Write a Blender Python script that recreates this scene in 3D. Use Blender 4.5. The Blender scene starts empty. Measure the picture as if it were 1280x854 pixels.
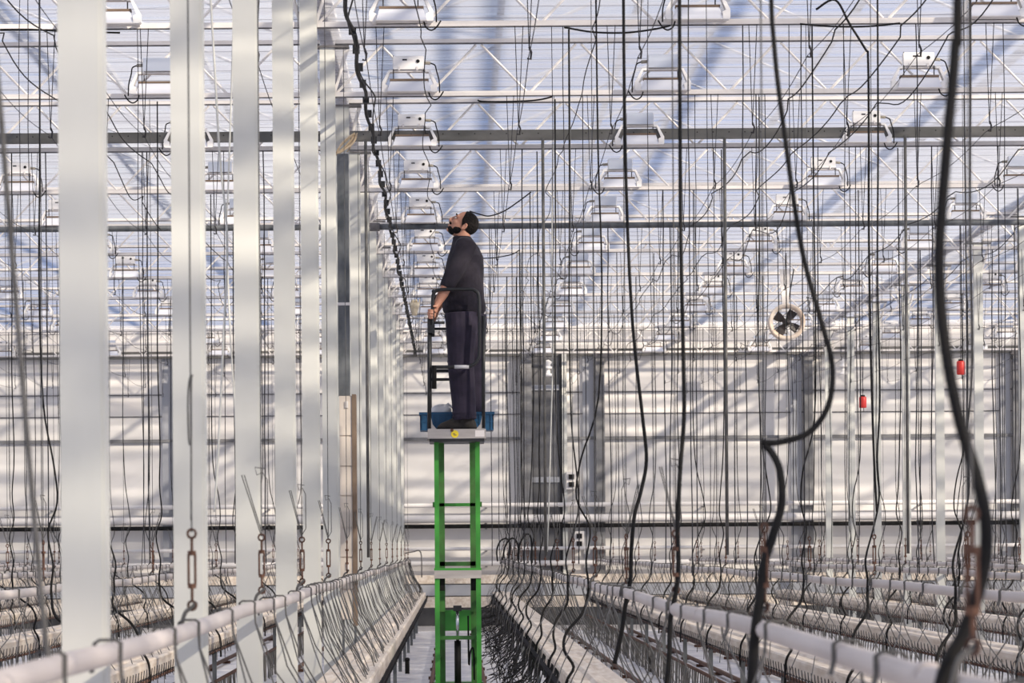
import bpy, bmesh, math, random
from mathutils import Vector, Matrix
random.seed(7)
PI = math.pi
sc = bpy.context.scene
C = sc.collection

# ------------------------------------------------------------------ camera
F = 4800.0            # focal length in pixels of the 1280 px wide frame
VX, VY = 567.0, 685.0 # where the crop rows vanish
ROLL = 0.0072
CZ = 1.44             # eye height
cam_d = bpy.data.cameras.new('camera')
cam = bpy.data.objects.new('camera', cam_d); C.objects.link(cam)
cam_d.sensor_width = 36; cam_d.lens = 36*F/1280
cam_d.shift_x = (640-VX)/1280; cam_d.shift_y = (VY-427)/1280
cam_d.clip_start = 0.1; cam_d.clip_end = 500
cam.matrix_world = Matrix.Translation((0, 0, CZ)) @ Matrix.Rotation(PI/2, 4, 'X') @ Matrix.Rotation(-ROLL, 4, 'Z')
cam_d.dof.use_dof = True; cam_d.dof.focus_distance = 30.6; cam_d.dof.aperture_fstop = 11
sc.camera = cam

# ------------------------------------------------------------------ sky, sun, exposure
w = bpy.data.worlds.new('sky'); sc.world = w; w.use_nodes = True
nt = w.node_tree; nt.nodes.clear()
out = nt.nodes.new('ShaderNodeOutputWorld'); bg = nt.nodes.new('ShaderNodeBackground')
tc = nt.nodes.new('ShaderNodeTexCoord'); mp = nt.nodes.new('ShaderNodeMapping')
mp.inputs['Scale'].default_value = (1, 1, 2.6)
nz = nt.nodes.new('ShaderNodeTexNoise'); nz.inputs['Scale'].default_value = 7.0; nz.inputs['Detail'].default_value = 5
rp = nt.nodes.new('ShaderNodeValToRGB')
rp.color_ramp.elements[0].position = 0.40; rp.color_ramp.elements[0].color = (0.17, 0.33, 0.74, 1)
rp.color_ramp.elements[1].position = 0.60; rp.color_ramp.elements[1].color = (0.80, 0.81, 0.88, 1)
nt.links.new(tc.outputs['Generated'], mp.inputs['Vector']); nt.links.new(mp.outputs[0], nz.inputs['Vector'])
nt.links.new(nz.outputs['Fac'], rp.inputs['Fac']); nt.links.new(rp.outputs[0], bg.inputs['Color'])
bg.inputs['Strength'].default_value = 0.86
nt.links.new(bg.outputs[0], out.inputs['Surface'])
sd = bpy.data.lights.new('sun', 'SUN'); sun = bpy.data.objects.new('sun', sd); C.objects.link(sun)
sd.energy = 11.0; sd.angle = math.radians(1.3); sd.color = (1.0, 0.87, 0.71)
sun.rotation_euler = Vector((-0.66, 0.58, -0.45)).to_track_quat('-Z', 'Y').to_euler()
sun.location = (20, -20, 30)
vs = sc.view_settings
vs.view_transform = 'Standard'; vs.look = 'None'; vs.gamma = 1; vs.use_curve_mapping = False
vs.exposure = -0.05

# ------------------------------------------------------------------ helpers
def px(x, y, d):
    u, v = x-VX, VY-y
    U = u*math.cos(ROLL)+v*math.sin(ROLL); V = -u*math.sin(ROLL)+v*math.cos(ROLL)
    return Vector((U*d/F, d, CZ+V*d/F))

class MB:
    def __init__(s): s.v = []; s.f = []
    def box(s, a, b):
        (x0, y0, z0), (x1, y1, z1) = a, b
        n = len(s.v)
        s.v += [(x0,y0,z0),(x1,y0,z0),(x1,y1,z0),(x0,y1,z0),(x0,y0,z1),(x1,y0,z1),(x1,y1,z1),(x0,y1,z1)]
        s.f += [(n,n+3,n+2,n+1),(n+4,n+5,n+6,n+7),(n,n+1,n+5,n+4),(n+1,n+2,n+6,n+5),(n+2,n+3,n+7,n+6),(n+3,n,n+4,n+7)]
        return s
    def cbox(s, c, d):
        return s.box((c[0]-d[0]/2,c[1]-d[1]/2,c[2]-d[2]/2),(c[0]+d[0]/2,c[1]+d[1]/2,c[2]+d[2]/2))
    def tube(s, pts, r, n=6, cap=True):
        pts = [Vector(p) for p in pts]; m = len(pts)
        rr = r if isinstance(r, (list, tuple)) else [r]*m
        up = None; base = len(s.v)
        for i, p in enumerate(pts):
            t = (pts[min(i+1,m-1)]-pts[max(i-1,0)])
            if t.length < 1e-9: t = Vector((0,0,1))
            t.normalize()
            if up is None:
                up = t.cross(Vector((0,0,1)) if abs(t.z) < .9 else Vector((1,0,0))).normalized()
            up = (up - t*up.dot(t)); 
            if up.length < 1e-6: up = t.orthogonal()
            up.normalize(); q = t.cross(up)
            for k in range(n):
                a = 2*PI*k/n
                s.v.append(tuple(p+(up*math.cos(a)+q*math.sin(a))*rr[i]))
        for i in range(m-1):
            for k in range(n):
                a = base+i*n+k; b = base+i*n+(k+1)%n
                s.f.append((a, b, b+n, a+n))
        if cap:
            s.f.append(tuple(base+k for k in range(n))[::-1])
            s.f.append(tuple(base+(m-1)*n+k for k in range(n)))
        return s
    def prism(s, poly, axis, a0, a1):
        # poly: list of 2-D points; axis 'y': poly is (x,z); 'x': (y,z); 'z': (x,y)
        n = len(poly); b = len(s.v)
        def mk(p, a):
            return {'y': (p[0],a,p[1]), 'x': (a,p[0],p[1]), 'z': (p[0],p[1],a)}[axis]
        s.v += [mk(p,a0) for p in poly]+[mk(p,a1) for p in poly]
        for i in range(n):
            j = (i+1)%n; s.f.append((b+i,b+j,b+n+j,b+n+i))
        s.f.append(tuple(b+i for i in range(n))[::-1]); s.f.append(tuple(b+n+i for i in range(n)))
        return s
    def ell(s, c, r, seg=16, ring=10, M=None):
        b = len(s.v)
        for i in range(ring+1):
            th = PI*i/ring
            for k in range(seg):
                a = 2*PI*k/seg
                p = Vector((c[0]+r[0]*math.sin(th)*math.cos(a), c[1]+r[1]*math.sin(th)*math.sin(a), c[2]+r[2]*math.cos(th)))
                s.v.append(tuple(M@p if M else p))
        for i in range(ring):
            for k in range(seg):
                a = b+i*seg+k; e = b+i*seg+(k+1)%seg
                s.f.append((a, a+seg, e+seg, e))
        return s
    def rings(s, R, n=20):
        # stacked ellipses: (cx,cy,cz,rx,ry)
        b = len(s.v)
        for (cx,cy,cz,rx,ry) in R:
            for k in range(n):
                a = 2*PI*k/n; s.v.append((cx+rx*math.cos(a), cy+ry*math.sin(a), cz))
        for i in range(len(R)-1):
            for k in range(n):
                a = b+i*n+k; e = b+i*n+(k+1)%n; s.f.append((a,e,e+n,a+n))
        s.f.append(tuple(b+k for k in range(n))[::-1]); s.f.append(tuple(b+(len(R)-1)*n+k for k in range(n)))
        return s
    def xform(s, M): s.v = [tuple(M@Vector(p)) for p in s.v]; return s
    def mesh(s, name, mat, smooth=False):
        me = bpy.data.meshes.new(name); me.from_pydata(s.v, [], s.f)
        bm = bmesh.new(); bm.from_mesh(me); bmesh.ops.recalc_face_normals(bm, faces=bm.faces); bm.to_mesh(me); bm.free()
        if mat: me.materials.append(mat)
        if smooth: me.polygons.foreach_set('use_smooth', [True]*len(me.polygons))
        return me
    def build(s, name, mat, parent=None, smooth=False, loc=None):
        return obj(name, s.mesh(name, mat, smooth), parent, loc)

def obj(name, me, parent=None, loc=None):
    o = bpy.data.objects.new(name, me); C.objects.link(o)
    if parent: o.parent = parent
    if loc is not None: o.location = loc
    return o
def tag(o, label, cat, group=None):
    o['label'] = label; o['category'] = cat
    if group: o['group'] = group
    return o
def thing(name, label, cat, loc=(0,0,0), group=None):
    return tag(obj(name, None, None, loc), label, cat, group)
ORD = ['last','second','third','fourth','fifth','sixth','seventh','eighth','ninth','tenth','eleventh','twelfth','thirteenth','fourteenth','fifteenth','sixteenth','seventeenth','eighteenth','nineteenth','twentieth']
ORD[0] = 'first'
def nth(d, last=70): return ORD[max(0,int(round((last-d)/4.0)))]+' from the back wall'
def struct(o): o['kind'] = 'structure'; return o
def stuff(o): o['kind'] = 'stuff'; return o
def spline(P, n=6):
    P = [Vector(p) for p in P]; R = []
    for i in range(len(P)-1):
        p0 = P[max(i-1,0)]; p1 = P[i]; p2 = P[i+1]; p3 = P[min(i+2,len(P)-1)]
        for k in range(n):
            t = k/n
            R.append(0.5*((2*p1)+(p2-p0)*t+(2*p0-5*p1+4*p2-p3)*t*t+(3*p1-p0-3*p2+p3)*t**3))
    R.append(P[-1]); return R

def mat(name, col, rough=.5, metal=0, col2=None, scale=8, stretch=(1,1,1), bump=0, detail=4, lo=.35, hi=.65, spec=.5, sub=0):
    m = bpy.data.materials.new(name); m.use_nodes = True; n = m.node_tree; b = n.nodes['Principled BSDF']
    b.inputs['Base Color'].default_value = (*col, 1); b.inputs['Roughness'].default_value = rough; b.inputs['Metallic'].default_value = metal
    b.inputs['Specular IOR Level'].default_value = spec
    if sub: b.inputs['Subsurface Weight'].default_value = sub; b.inputs['Subsurface Radius'].default_value = (.02,.008,.005)
    if col2 or bump:
        t = n.nodes.new('ShaderNodeTexCoord'); mp = n.nodes.new('ShaderNodeMapping'); mp.inputs['Scale'].default_value = stretch
        z = n.nodes.new('ShaderNodeTexNoise'); z.inputs['Scale'].default_value = scale; z.inputs['Detail'].default_value = detail
        n.links.new(t.outputs['Object'], mp.inputs['Vector']); n.links.new(mp.outputs[0], z.inputs['Vector'])
        if col2:
            r = n.nodes.new('ShaderNodeValToRGB')
            r.color_ramp.elements[0].position = lo; r.color_ramp.elements[0].color = (*col, 1)
            r.color_ramp.elements[1].position = hi; r.color_ramp.elements[1].color = (*col2, 1)
            n.links.new(z.outputs['Fac'], r.inputs['Fac']); n.links.new(r.outputs[0], b.inputs['Base Color'])
        if bump:
            bp = n.nodes.new('ShaderNodeBump'); bp.inputs['Strength'].default_value = bump; bp.inputs['Distance'].default_value = .02
            n.links.new(z.outputs['Fac'], bp.inputs['Height']); n.links.new(bp.outputs[0], b.inputs['Normal'])
    return m

M = dict(
 column = mat('column_paint', (.575,.58,.545), .55, 0, (.63,.63,.59), 3, (1,1,.3)),
 steel_white = mat('white_steel', (.78,.745,.71), .5, 0, (.86,.825,.79), 6),
 chord = mat('galvanised_light', (.74,.70,.67), .45, .1, (.83,.79,.76), 5),
 chord_dark = mat('galvanised_dark', (.10,.10,.11), .5, .3, (.17,.16,.16), 9),
 pipe = mat('pipe_white', (.47,.425,.41), .5, 0, (.58,.53,.51), 5, (1,.25,1), lo=.3, hi=.6),
 gutter = mat('gutter_white', (.60,.50,.40), .55, 0, (.80,.72,.63), 6, (4,.35,4), detail=6),
 rust = mat('rust', (.055,.024,.016), .85, 0, (.15,.075,.048), 20),
 wire = mat('wire_grey', (.075,.073,.07), .55, .2, (.13,.127,.122), 12),
 wire_dark = mat('wire_dark', (.022,.021,.025), .7, .1),
 black = mat('black_rubber', (.006,.006,.007), .6, 0, (.014,.013,.012), 14, spec=.2),
 black_metal = mat('black_metal', (.015,.016,.018), .4, .1),
 galv = mat('galvanised_sheet', (.075,.085,.095), .6, .2, (.16,.17,.18), 9, (1,1,.5), bump=.1),
 beam = mat('beam_grey', (.085,.085,.08), .6, .1, (.15,.147,.14), 6, (.4,1,1)),
 lamp_white = mat('lamp_white', (.88,.86,.84), .35, 0, (.92,.90,.88), 6),
 lamp_refl = mat('lamp_reflector', (.80,.81,.86), .3, .2),
 alu = mat('aluminium', (.62,.66,.74), .35, .6),
 tan = mat('connector_tan', (.32,.29,.24), .6),
 rod = mat('rod_steel', (.09,.088,.084), .55, .2, (.14,.137,.13), 10),
 rope = mat('tan_rope', (.55,.42,.27), .9, 0, (.68,.56,.40), 30),
 cab = mat('cabinet_beige', (.60,.53,.46), .6, 0, (.68,.61,.54), 3, (1,1,.4)),
 brown = mat('cabinet_brown', (.16,.11,.075), .7, 0, (.21,.15,.11), 8),
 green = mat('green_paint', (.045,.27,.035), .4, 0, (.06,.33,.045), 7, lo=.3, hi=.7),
 green_dark = mat('green_paint_shaded', (.05,.13,.03), .5, 0, (.05,.20,.035), 12),  # darker lift green; shade on the rear mast is put into this colour
 alum_plate = mat('platform_plate', (.42,.39,.37), .5, .3, (.52,.49,.46), 6, (.6,4,4)),
 chrome = mat('chrome', (.62,.64,.68), .18, .9),
 blue = mat('crate_blue', (.008,.065,.15), .5, 0, (.012,.085,.19), 8),
 sack = mat('sack_white', (.62,.62,.64), .8, 0, (.75,.75,.76), 9, bump=.6),
 yellow = mat('sticker_yellow', (.85,.66,.03), .5),
 red = mat('red_plastic', (.62,.035,.025), .4, 0, (.70,.05,.04), 10),
 fan_ring = mat('fan_housing', (.78,.70,.62), .5, 0, (.66,.50,.36), 4),
 fan_blade = mat('fan_blade', (.035,.028,.028), .5),
 post_grey = mat('post_grey', (.15,.15,.155), .6, .1, (.22,.22,.225), 5),
 post_light = mat('post_light', (.36,.37,.40), .6),
 door_dark = mat('door_panel', (.085,.085,.09), .35, 0, (.16,.16,.165), 1.3, (1,1,.5)),
 white_pipe = mat('wall_pipe_white', (.72,.69,.67), .5, 0, (.80,.77,.75), 4),
 plinth = mat('plinth_dark', (.028,.028,.032), .8, 0, (.05,.05,.055), 3),
 concrete = mat('path_concrete', (.34,.32,.31), .8, 0, (.46,.44,.43), 3),
 navy = mat('navy_knit', (.009,.007,.014), .95, 0, (.014,.011,.020), 26, bump=.25),
 trouser = mat('trouser_cloth', (.015,.011,.025), .9, 0, (.024,.018,.037), 12, bump=.3),
 shoe = mat('shoe_brown', (.012,.009,.007), .7, 0, (.022,.017,.013), 12),
 skin = mat('skin', (.43,.205,.135), .5, 0, (.50,.25,.17), 9, sub=.08),
 hair = mat('hair_black', (.006,.005,.005), .85, 0, (.013,.010,.010), 70, bump=.8, spec=.2),
 eye = mat('eye_dark', (.03,.02,.018), .2),
 sclera = mat('eye_white', (.7,.66,.62), .3),
 stripe = mat('reflective_grey', (.55,.55,.57), .4),
 straw = mat('straw', (.55,.47,.33), .9, 0, (.70,.62,.48), 30, bump=.8),
)

# woven energy screen: part of the light goes straight through, the rest is scattered
def screen_mat():
    m = bpy.data.materials.new('energy_screen'); m.use_nodes = True; n = m.node_tree; n.nodes.clear()
    o = n.nodes.new('ShaderNodeOutputMaterial'); mix = n.nodes.new('ShaderNodeMixShader')
    tr = n.nodes.new('ShaderNodeBsdfTransparent'); tl = n.nodes.new('ShaderNodeBsdfTranslucent'); df = n.nodes.new('ShaderNodeBsdfDiffuse')
    m2 = n.nodes.new('ShaderNodeMixShader'); m2.inputs[0].default_value = .35
    tl.inputs['Color'].default_value = (.70,.71,.76,1); df.inputs['Color'].default_value = (.62,.635,.68,1)
    t = n.nodes.new('ShaderNodeTexCoord'); mp = n.nodes.new('ShaderNodeMapping'); mp.inputs['Scale'].default_value = (.07,2.0,1)
    z = n.nodes.new('ShaderNodeTexNoise'); z.inputs['Scale'].default_value = 2.6; z.inputs['Detail'].default_value = 5
    r = n.nodes.new('ShaderNodeMapRange'); r.inputs['From Min'].default_value = .3; r.inputs['From Max'].default_value = .7
    r.inputs['To Min'].default_value = .12; r.inputs['To Max'].default_value = .80
    n.links.new(t.outputs['Object'], mp.inputs['Vector']); n.links.new(mp.outputs[0], z.inputs['Vector'])
    n.links.new(z.outputs['Fac'], r.inputs['Value']); n.links.new(r.outputs[0], mix.inputs[0])
    n.links.new(tl.outputs[0], m2.inputs[1]); n.links.new(df.outputs[0], m2.inputs[2])
    n.links.new(tr.outputs[0], mix.inputs[1]); n.links.new(m2.outputs[0], mix.inputs[2])
    n.links.new(mix.outputs[0], o.inputs['Surface'])
    return m
M['screen'] = screen_mat()

def wall_mat():
    m = mat('film_white', (.665,.645,.625), .6, 0, (.745,.725,.705), .9, (1,1,1.4), detail=5)
    return m
M['film_wall'] = wall_mat()
def floor_mat():
    m = mat('floor_film', (.42,.44,.52), .35, 0, (.78,.77,.79), 2.6, (1,.5,1), bump=1.0, detail=7)
    for nd in m.node_tree.nodes:
        if nd.type == 'BUMP': nd.inputs['Distance'].default_value = .07
    return m
M['floor'] = floor_mat()

# ------------------------------------------------------------------ the setting
WALL = 70.9; ROWEND = 65.0
COLX = (-.958, 6.85); BAY = 7.8
TD = [26+4*n for n in range(12)]            # trusses in view
ZB, ZT = 4.985, 5.385                       # bottom and top chord
SCR = 5.46

fl = struct(MB().box((-24,-6,-.15),(24,ROWEND+1.3,0)).build('floor', M['floor']))
pth = struct(MB().box((-24,ROWEND+1.3,-.15),(24,WALL+.3,.004)).build('floor', M['concrete'])); pth.name = 'floor_path'
wl = struct(MB().box((-24,WALL,0),(24,WALL+.12,SCR+.04)).build('wall_back', M['film_wall']))
ce = struct(MB().box((-24,-6,SCR),(24,WALL,SCR+.004)).build('ceiling', M['screen']))
# wires that carry the screen, hung under it from side to side
wm = MB().tube([(-20,0,0),(-10,0,.003),(0,0,0),(10,0,.003),(20,0,0)], .0020, 4).mesh('screen_wire', M['post_light'])
y = 27.2
while y < WALL-.3:
    obj('screen_wire', wm, ce, (0, y, SCR-.012)); y += .62

# glasshouse roof frame above the screen: gutters, ridges and glazing bars
gm = MB().prism([(-.085,0),(.085,0),(.085,.05),(.045,.09),(-.045,.09),(-.085,.05)], 'y', -6, WALL).mesh('gutter_beam', M['steel_white'])
rm = MB().prism([(-.03,0),(.03,0),(.03,.07),(-.03,.07)], 'y', -6, WALL).mesh('ridge_beam', M['post_light'])
i = 1
gx = []
x = COLX[0]-3*BAY
while x < 31:
    gx.append(x); x += BAY
for x in gx:
    g = struct(obj('trim_%d' % i, gm, None, (x,0,SCR+.04))); i += 1
    r = struct(obj('trim_%d' % i, rm, None, (x+BAY/2,0,SCR+1.75))); i += 1
bm_ = {s: MB().tube([(0,0,0),(s*BAY/2,0,1.72)], .016, 4).mesh('glazing_bar', M['post_light']) for s in (1,-1)}
rf = struct(obj('trim_%d' % i, MB().box((-24,WALL-.05,SCR+.04),(24,WALL+.05,SCR+.12)).mesh('roof_edge', M['steel_white'])))
def glass_mat():
    m = bpy.data.materials.new('roof_glass'); m.use_nodes = True; n = m.node_tree; n.nodes.clear()
    o = n.nodes.new('ShaderNodeOutputMaterial'); mix = n.nodes.new('ShaderNodeMixShader'); mix.inputs[0].default_value = .10
    tr = n.nodes.new('ShaderNodeBsdfTransparent'); tl = n.nodes.new('ShaderNodeBsdfTranslucent')
    tr.inputs['Color'].default_value = (.93,.95,.96,1); tl.inputs['Color'].default_value = (.9,.9,.9,1)
    n.links.new(tr.outputs[0], mix.inputs[1]); n.links.new(tl.outputs[0], mix.inputs[2]); n.links.new(mix.outputs[0], o.inputs['Surface'])
    return m
M['glass'] = glass_mat()
pane = {}
for s_ in (1,-1):
    b = MB(); b.v = [(s_*.05,.03,0),(s_*BAY/2,.03,1.70),(s_*BAY/2,3.97,1.70),(s_*.05,3.97,0)]; b.f = [(0,1,2,3)]
    pane[s_] = b.mesh('roof_pane', M['glass'])
for x in gx[1:-1]:
    y = 4.0
    while y < WALL-4:
        obj('roof_pane', pane[1], rf, (x,y,SCR+.10)); obj('roof_pane', pane[-1], rf, (x,y,SCR+.10)); y += 4.0
pum = MB().box((-.03,0,-.03),(.03,WALL,.03)).mesh('shadow_purlin', M['post_light'])  # purlins added for the shadows they cast through the screen
for x in gx[1:-1]:
    for q_ in (-.36,-.18,.18,.36): obj('shadow_purlin', pum, rf, (x+q_*BAY,0,SCR+.05+abs(q_)*2*1.72))
    y = 4.0
    while y < WALL:
        obj('glazing_bar', bm_[1], rf, (x,y,SCR+.07)); obj('glazing_bar', bm_[-1], rf, (x,y,SCR+.07)); y += 4.0

# back wall: posts, rails, plinth, door, pipes
def wallx(x): return px(x, 600, WALL).x
for X in (-9.0,-5.1,-1.2,2.66,6.5,10.35,14.2):
    MB().box((X-.02,WALL-.16,0),(X+.14,WALL,5.0)).build('post', M['post_grey'], wl)
    MB().box((X-.26,WALL-.05,0),(X-.06,WALL,5.0)).build('post_flange', M['post_light'], wl)
    MB().box((X-.06,WALL-.18,4.93),(X+.30,WALL-.02,5.0)).build('bracket', M['chord_dark'], wl)
def wrail(z, h, dpt, m, name): return MB().box((-22,WALL-dpt,z-h/2),(22,WALL-.001,z+h/2)).build(name, m, wl)
wrail(3.45,.055,.07,M['post_grey'],'rail'); wrail(4.30,.012,.02,M['wire_dark'],'tension_wire'); wrail(3.90,.012,.02,M['wire_dark'],'tension_wire')
wrail(5.03,.13,.12,M['beam'],'head_beam'); wrail(.17,.34,.23,M['plinth'],'plinth'); wrail(.44,.20,.24,M['gutter'],'kick_board'); wrail(.66,.20,.23,M['post_light'],'kick_rail'); wrail(.86,.16,.225,M['gutter'],'kick_board')
# door
dr = struct(obj('door_1', None, None, (0,0,0)))
x0, x1, x2, x3 = wallx(651), wallx(665), wallx(703), wallx(709)
MB().box((x0,WALL-.20,0),(x1,WALL-.02,5.0)).build('door_jamb', M['post_grey'], dr)
MB().box((x1,WALL-.10,0.1),(x2,WALL-.06,4.98)).build('door_panel', M['door_dark'], dr)
MB().box((x2-.05,WALL-.14,0),(x2,WALL-.03,5.0)).build('door_stile', M['black_metal'], dr)
MB().box((x2,WALL-.16,0),(x3,WALL-.02,5.0)).build('door_jamb', M['column'], dr)
for yy in (485,600): 
    z = px(680,yy,WALL).z; MB().box((x1,WALL-.13,z-.05),(x2,WALL-.10,z+.05)).build('door_bar', M['post_light'], dr)
for k,(z,r,m,lab) in enumerate([(2.22,.042,'white_pipe','upper thin white heating pipe along the back wall'),(1.97,.075,'white_pipe','thick white heating pipe along the back wall above a black pipe'),
                    (1.835,.04,'black','black pipe under the thick white pipe on the back wall'),(1.42,.035,'white_pipe','thin white pipe low on the back wall, below the black pipe'),(1.15,.05,'white_pipe','lowest white pipe on the back wall above the kick board')]):
    t = thing('wall_pipe', lab, 'pipe', (0,WALL-.25,z), 'pipes along the back wall')
    MB().tube([(-22,0,0),(22,0,0)], r, 10).build('pipe', M[m], t, True)
    bk = MB().box((-.02,0,-r-.02),(.02,.25,-r)).mesh('pipe_bracket', M['post_grey'])
    for X in range(-20,21,4): obj('pipe_bracket', bk, t, (X+.6,0,0))

# ------------------------------------------------------------------ columns
def col_meshes():
    a = MB().box((-.059,-.05,0),(.047,.05,5.35)).mesh('shaft', M['column'])
    b = MB().box((.047,-.044,0),(.059,.05,5.35)).mesh('lip', M['column'])
    c = MB().box((-.17,-.07,5.35),(.17,.07,5.365)).mesh('top_plate', M['chord_dark'])
    d = MB().box((-.10,-.09,0),(.10,.09,.02)).mesh('base_plate', M['chord'])
    e = MB().prism([(.06,4.98),(.06,5.06),(.17,5.34),(.13,5.34)],'y',-.02,.02).mesh('knee_brace', M['steel_white'])
    f = MB().prism([(-.06,4.98),(-.06,5.06),(-.17,5.34),(-.13,5.34)],'y',-.02,.02).mesh('knee_brace', M['steel_white'])
    return [('shaft',a),('lip',b),('top_plate',c),('base_plate',d),('knee_brace',e),('knee_brace',f)]
CM = col_meshes()
def column(X, d, label, group):
    t = thing('steel_column', label, 'column', (X,d,0), group)
    for n, m in CM: obj(n, m, t)
    return t
for d in range(2, 71, 4):
    column(COLX[0], d, 'white steel column, '+nth(d)+', in the colonnade beside the lift aisle', 'columns beside the lift aisle')
for d in range(42, 71, 4):
    column(COLX[1], d, 'white steel column, '+nth(d)+', in the farther row past the fan', 'columns beyond the crop rows')

# ------------------------------------------------------------------ trusses
HALF = BAY/20; H = ZT-ZB
dgu = MB().tube([(0,0,.02),(HALF*.9,0,H-.015)], .0105, 5).mesh('diagonal', M['steel_white'])
dgd = MB().tube([(0,0,H-.015),(HALF*.9,0,.02)], .0105, 5).mesh('diagonal', M['steel_white'])
bch = MB().prism([(.06,-.014),(.06,.022),(BAY-.06,.022),(BAY-.06,-.014)],'y',-.018,.018).mesh('bottom_chord', M['chord'])
lip = MB().box((.06,-.019,-.021),(BAY-.06,.019,-.014)).mesh('chord_lip', M['chord_dark'])
tch = MB().box((.06,-.018,H),(BAY-.06,.018,H+.03)).mesh('top_chord', M['chord'])
tlp = MB().box((.06,-.019,H-.009),(BAY-.06,.019,H)).mesh('chord_lip', M['chord_dark'])
for n, d in enumerate([6,10,14,18,22]+TD):
    for k, X in enumerate((COLX[0]-BAY, COLX[0], COLX[1])):
        if k == 2 and d < 42: continue
        side = ['in the bay behind the colonnade','in the bay above the lift','in the bay past the farther columns'][k]
        t = thing('roof_truss', 'white zigzag roof truss, '+nth(d)+', '+side, 'truss', (X,d,ZB), 'lattice trusses '+side)
        obj('bottom_chord', bch, t); b = obj('top_chord', tch, t); obj('chord_lip', lip, t); obj('chord_lip', tlp, t)
        for j in range(20):
            x = j*HALF+.03
            if x < .05: x = .075
            obj('diagonal', dgu if j%2 == 0 else dgd, t, (x,0,0))

# heavy beam at the third truss and tube at the fifth
hb = MB().box((-9,-.03,-.045),(COLX[0]-.08,.03,.045)); 
def heavy(x0, x1, lab):
    t = thing('beam', lab, 'beam', (x0,33.85,5.075), 'perforated grey beams under the roof')
    MB().prism([(-.03,-.045),(.03,-.045),(.03,-.036),(-.018,-.036),(-.018,.036),(.03,.036),(.03,.045),(-.03,.045)],'x',0,x1-x0).build('channel', M['beam'], t)
    hm = MB().tube([(0,-.0315,0),(0,-.029,0)], .006, 6).mesh('bolt_hole', M['black'])
    x = .12
    while x < min(x1-x0,7.6): obj('bolt_hole', hm, t, (x,0,.012)); x += .14
heavy(-8.7, COLX[0]-.07, 'long perforated grey steel beam behind the white colonnade')
heavy(COLX[0]+.07, 7.6, 'long perforated grey steel beam above the worker, ending at the galvanised duct')
def rtube(x0, x1, lab):
    t = thing('roller_tube', lab, 'tube', (x0,41.8,4.94), 'grey round tubes under the roof')
    MB().tube([(0,0,0),(x1-x0,0,0)], .032, 12).build('tube', M['galv'], t, True)
    MB().tube([(-.01,0,0),(.10,0,0)], .046, 12).build('end_cap', M['chord_dark'], t, True)
    MB().tube([(x1-x0-.10,0,0),(x1-x0+.01,0,0)], .046, 12).build('end_cap', M['chord_dark'], t, True)
rtube(-8.7, COLX[0]-.1, 'round grey roller tube behind the white colonnade')
rtube(COLX[0]+.08, 9.5, "round grey roller tube level with the worker's head")

# ------------------------------------------------------------------ grow lamps
def lamp_parts():
    P = []
    rf = MB(); n = 0
    rf.v += [(-.17,-.085,0),(.17,-.085,0),(.17,.045,0),(-.17,.045,0),(-.145,-.055,.082),(.145,-.055,.082),(.145,.02,.082),(-.145,.02,.082)]
    rf.f += [(3,2,1,0),(4,5,6,7),(0,1,5,4),(1,2,6,5),(2,3,7,6),(3,0,4,7)]
    P.append(('reflector', rf.mesh('reflector', M['lamp_refl']), None))
    P.append(('reflector_rim', MB().box((-.172,-.088,-.006),(.172,.048,.0)).mesh('reflector_rim', M['chord']), None))
    P.append(('reflector_cap', MB().box((-.15,-.062,.080),(.15,.025,.096)).mesh('reflector_cap', M['brown']), None))
    for s in (1,-1):
        poly = [(s*.125,.150),(s*.125,.168),(s*.160,.166),(s*.217,.062),(s*.217,.004),(s*.208,-.004),(s*.168,-.004),(s*.165,.045),(s*.188,.058),(s*.150,.150)]
        P.append(('side_bracket', MB().prism(poly,'y',-.05,.05).mesh('side_bracket', M['lamp_white']), None))
    P.append(('cross_bar', MB().box((-.15,-.045,.152),(.15,.03,.166)).mesh('cross_bar', M['chord']), None))
    for x in (-.122,.112):
        P.append(('leg', MB().box((x-.004,-.055,.085),(x+.004,-.045,.278 if x < 0 else .17)).mesh('leg', M['wire_dark']), None))
    b = MB().prism([(-.125,.176),(-.118,.170),(.108,.170),(.115,.176),(.115,.268),(.108,.274),(-.118,.274),(-.125,.268)],'y',-.06,.04).mesh('ballast', M['lamp_white'])
    P.append(('ballast', b, None))
    P.append(('heat_sink', MB().box((-.12,.041,.172),(.11,.062,.272)).mesh('heat_sink', M['alu']), None))
    for k in range(2):
        P.append(('clip', MB().box((-.085+k*.14,-.066,.162),(-.070+k*.14,-.058,.19)).mesh('clip', M['chord']), None))
    P.append(('dial', MB().tube([(.068,-.066,.232),(.068,-.058,.232)], .014, 10).mesh('dial', M['black']), None))
    P.append(('print', MB().box((-.052,-.0615,.238),(-.016,-.059,.250)).mesh('print', M['wire_dark']), None))
    P.append(('print', MB().box((-.008,-.0612,.240),(.026,-.059,.246)).mesh('print', M['chord']), None))
    P.append(('connector', MB().tube([(.115,-.01,.225),(.165,-.01,.222)], .013, 8).mesh('connector', M['tan'], True), None))
    P.append(('cable', MB().tube(spline([(.165,-.01,.222),(.20,-.012,.205),(.212,-.05,.16),(.232,-.05,.08),(.235,-.03,-.01)],5), .0055, 5).mesh('cable', M['black'], True), None))
    P.append(('cable', MB().tube(spline([(.15,-.03,-.005),(.165,-.035,-.045),(.20,-.035,-.065),(.235,-.035,-.045),(.265,-.03,.0)],5), .0055, 5).mesh('cable', M['black'], True), None))
    return P
LP = lamp_parts()
LMT = MB().box((.17,.03,0),(.20,.162,.018)).box((-.20,.03,0),(-.17,.162,.018)).box((-.20,.142,0),(.20,.162,.018)).mesh('chord_mount', M['chord'])
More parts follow.
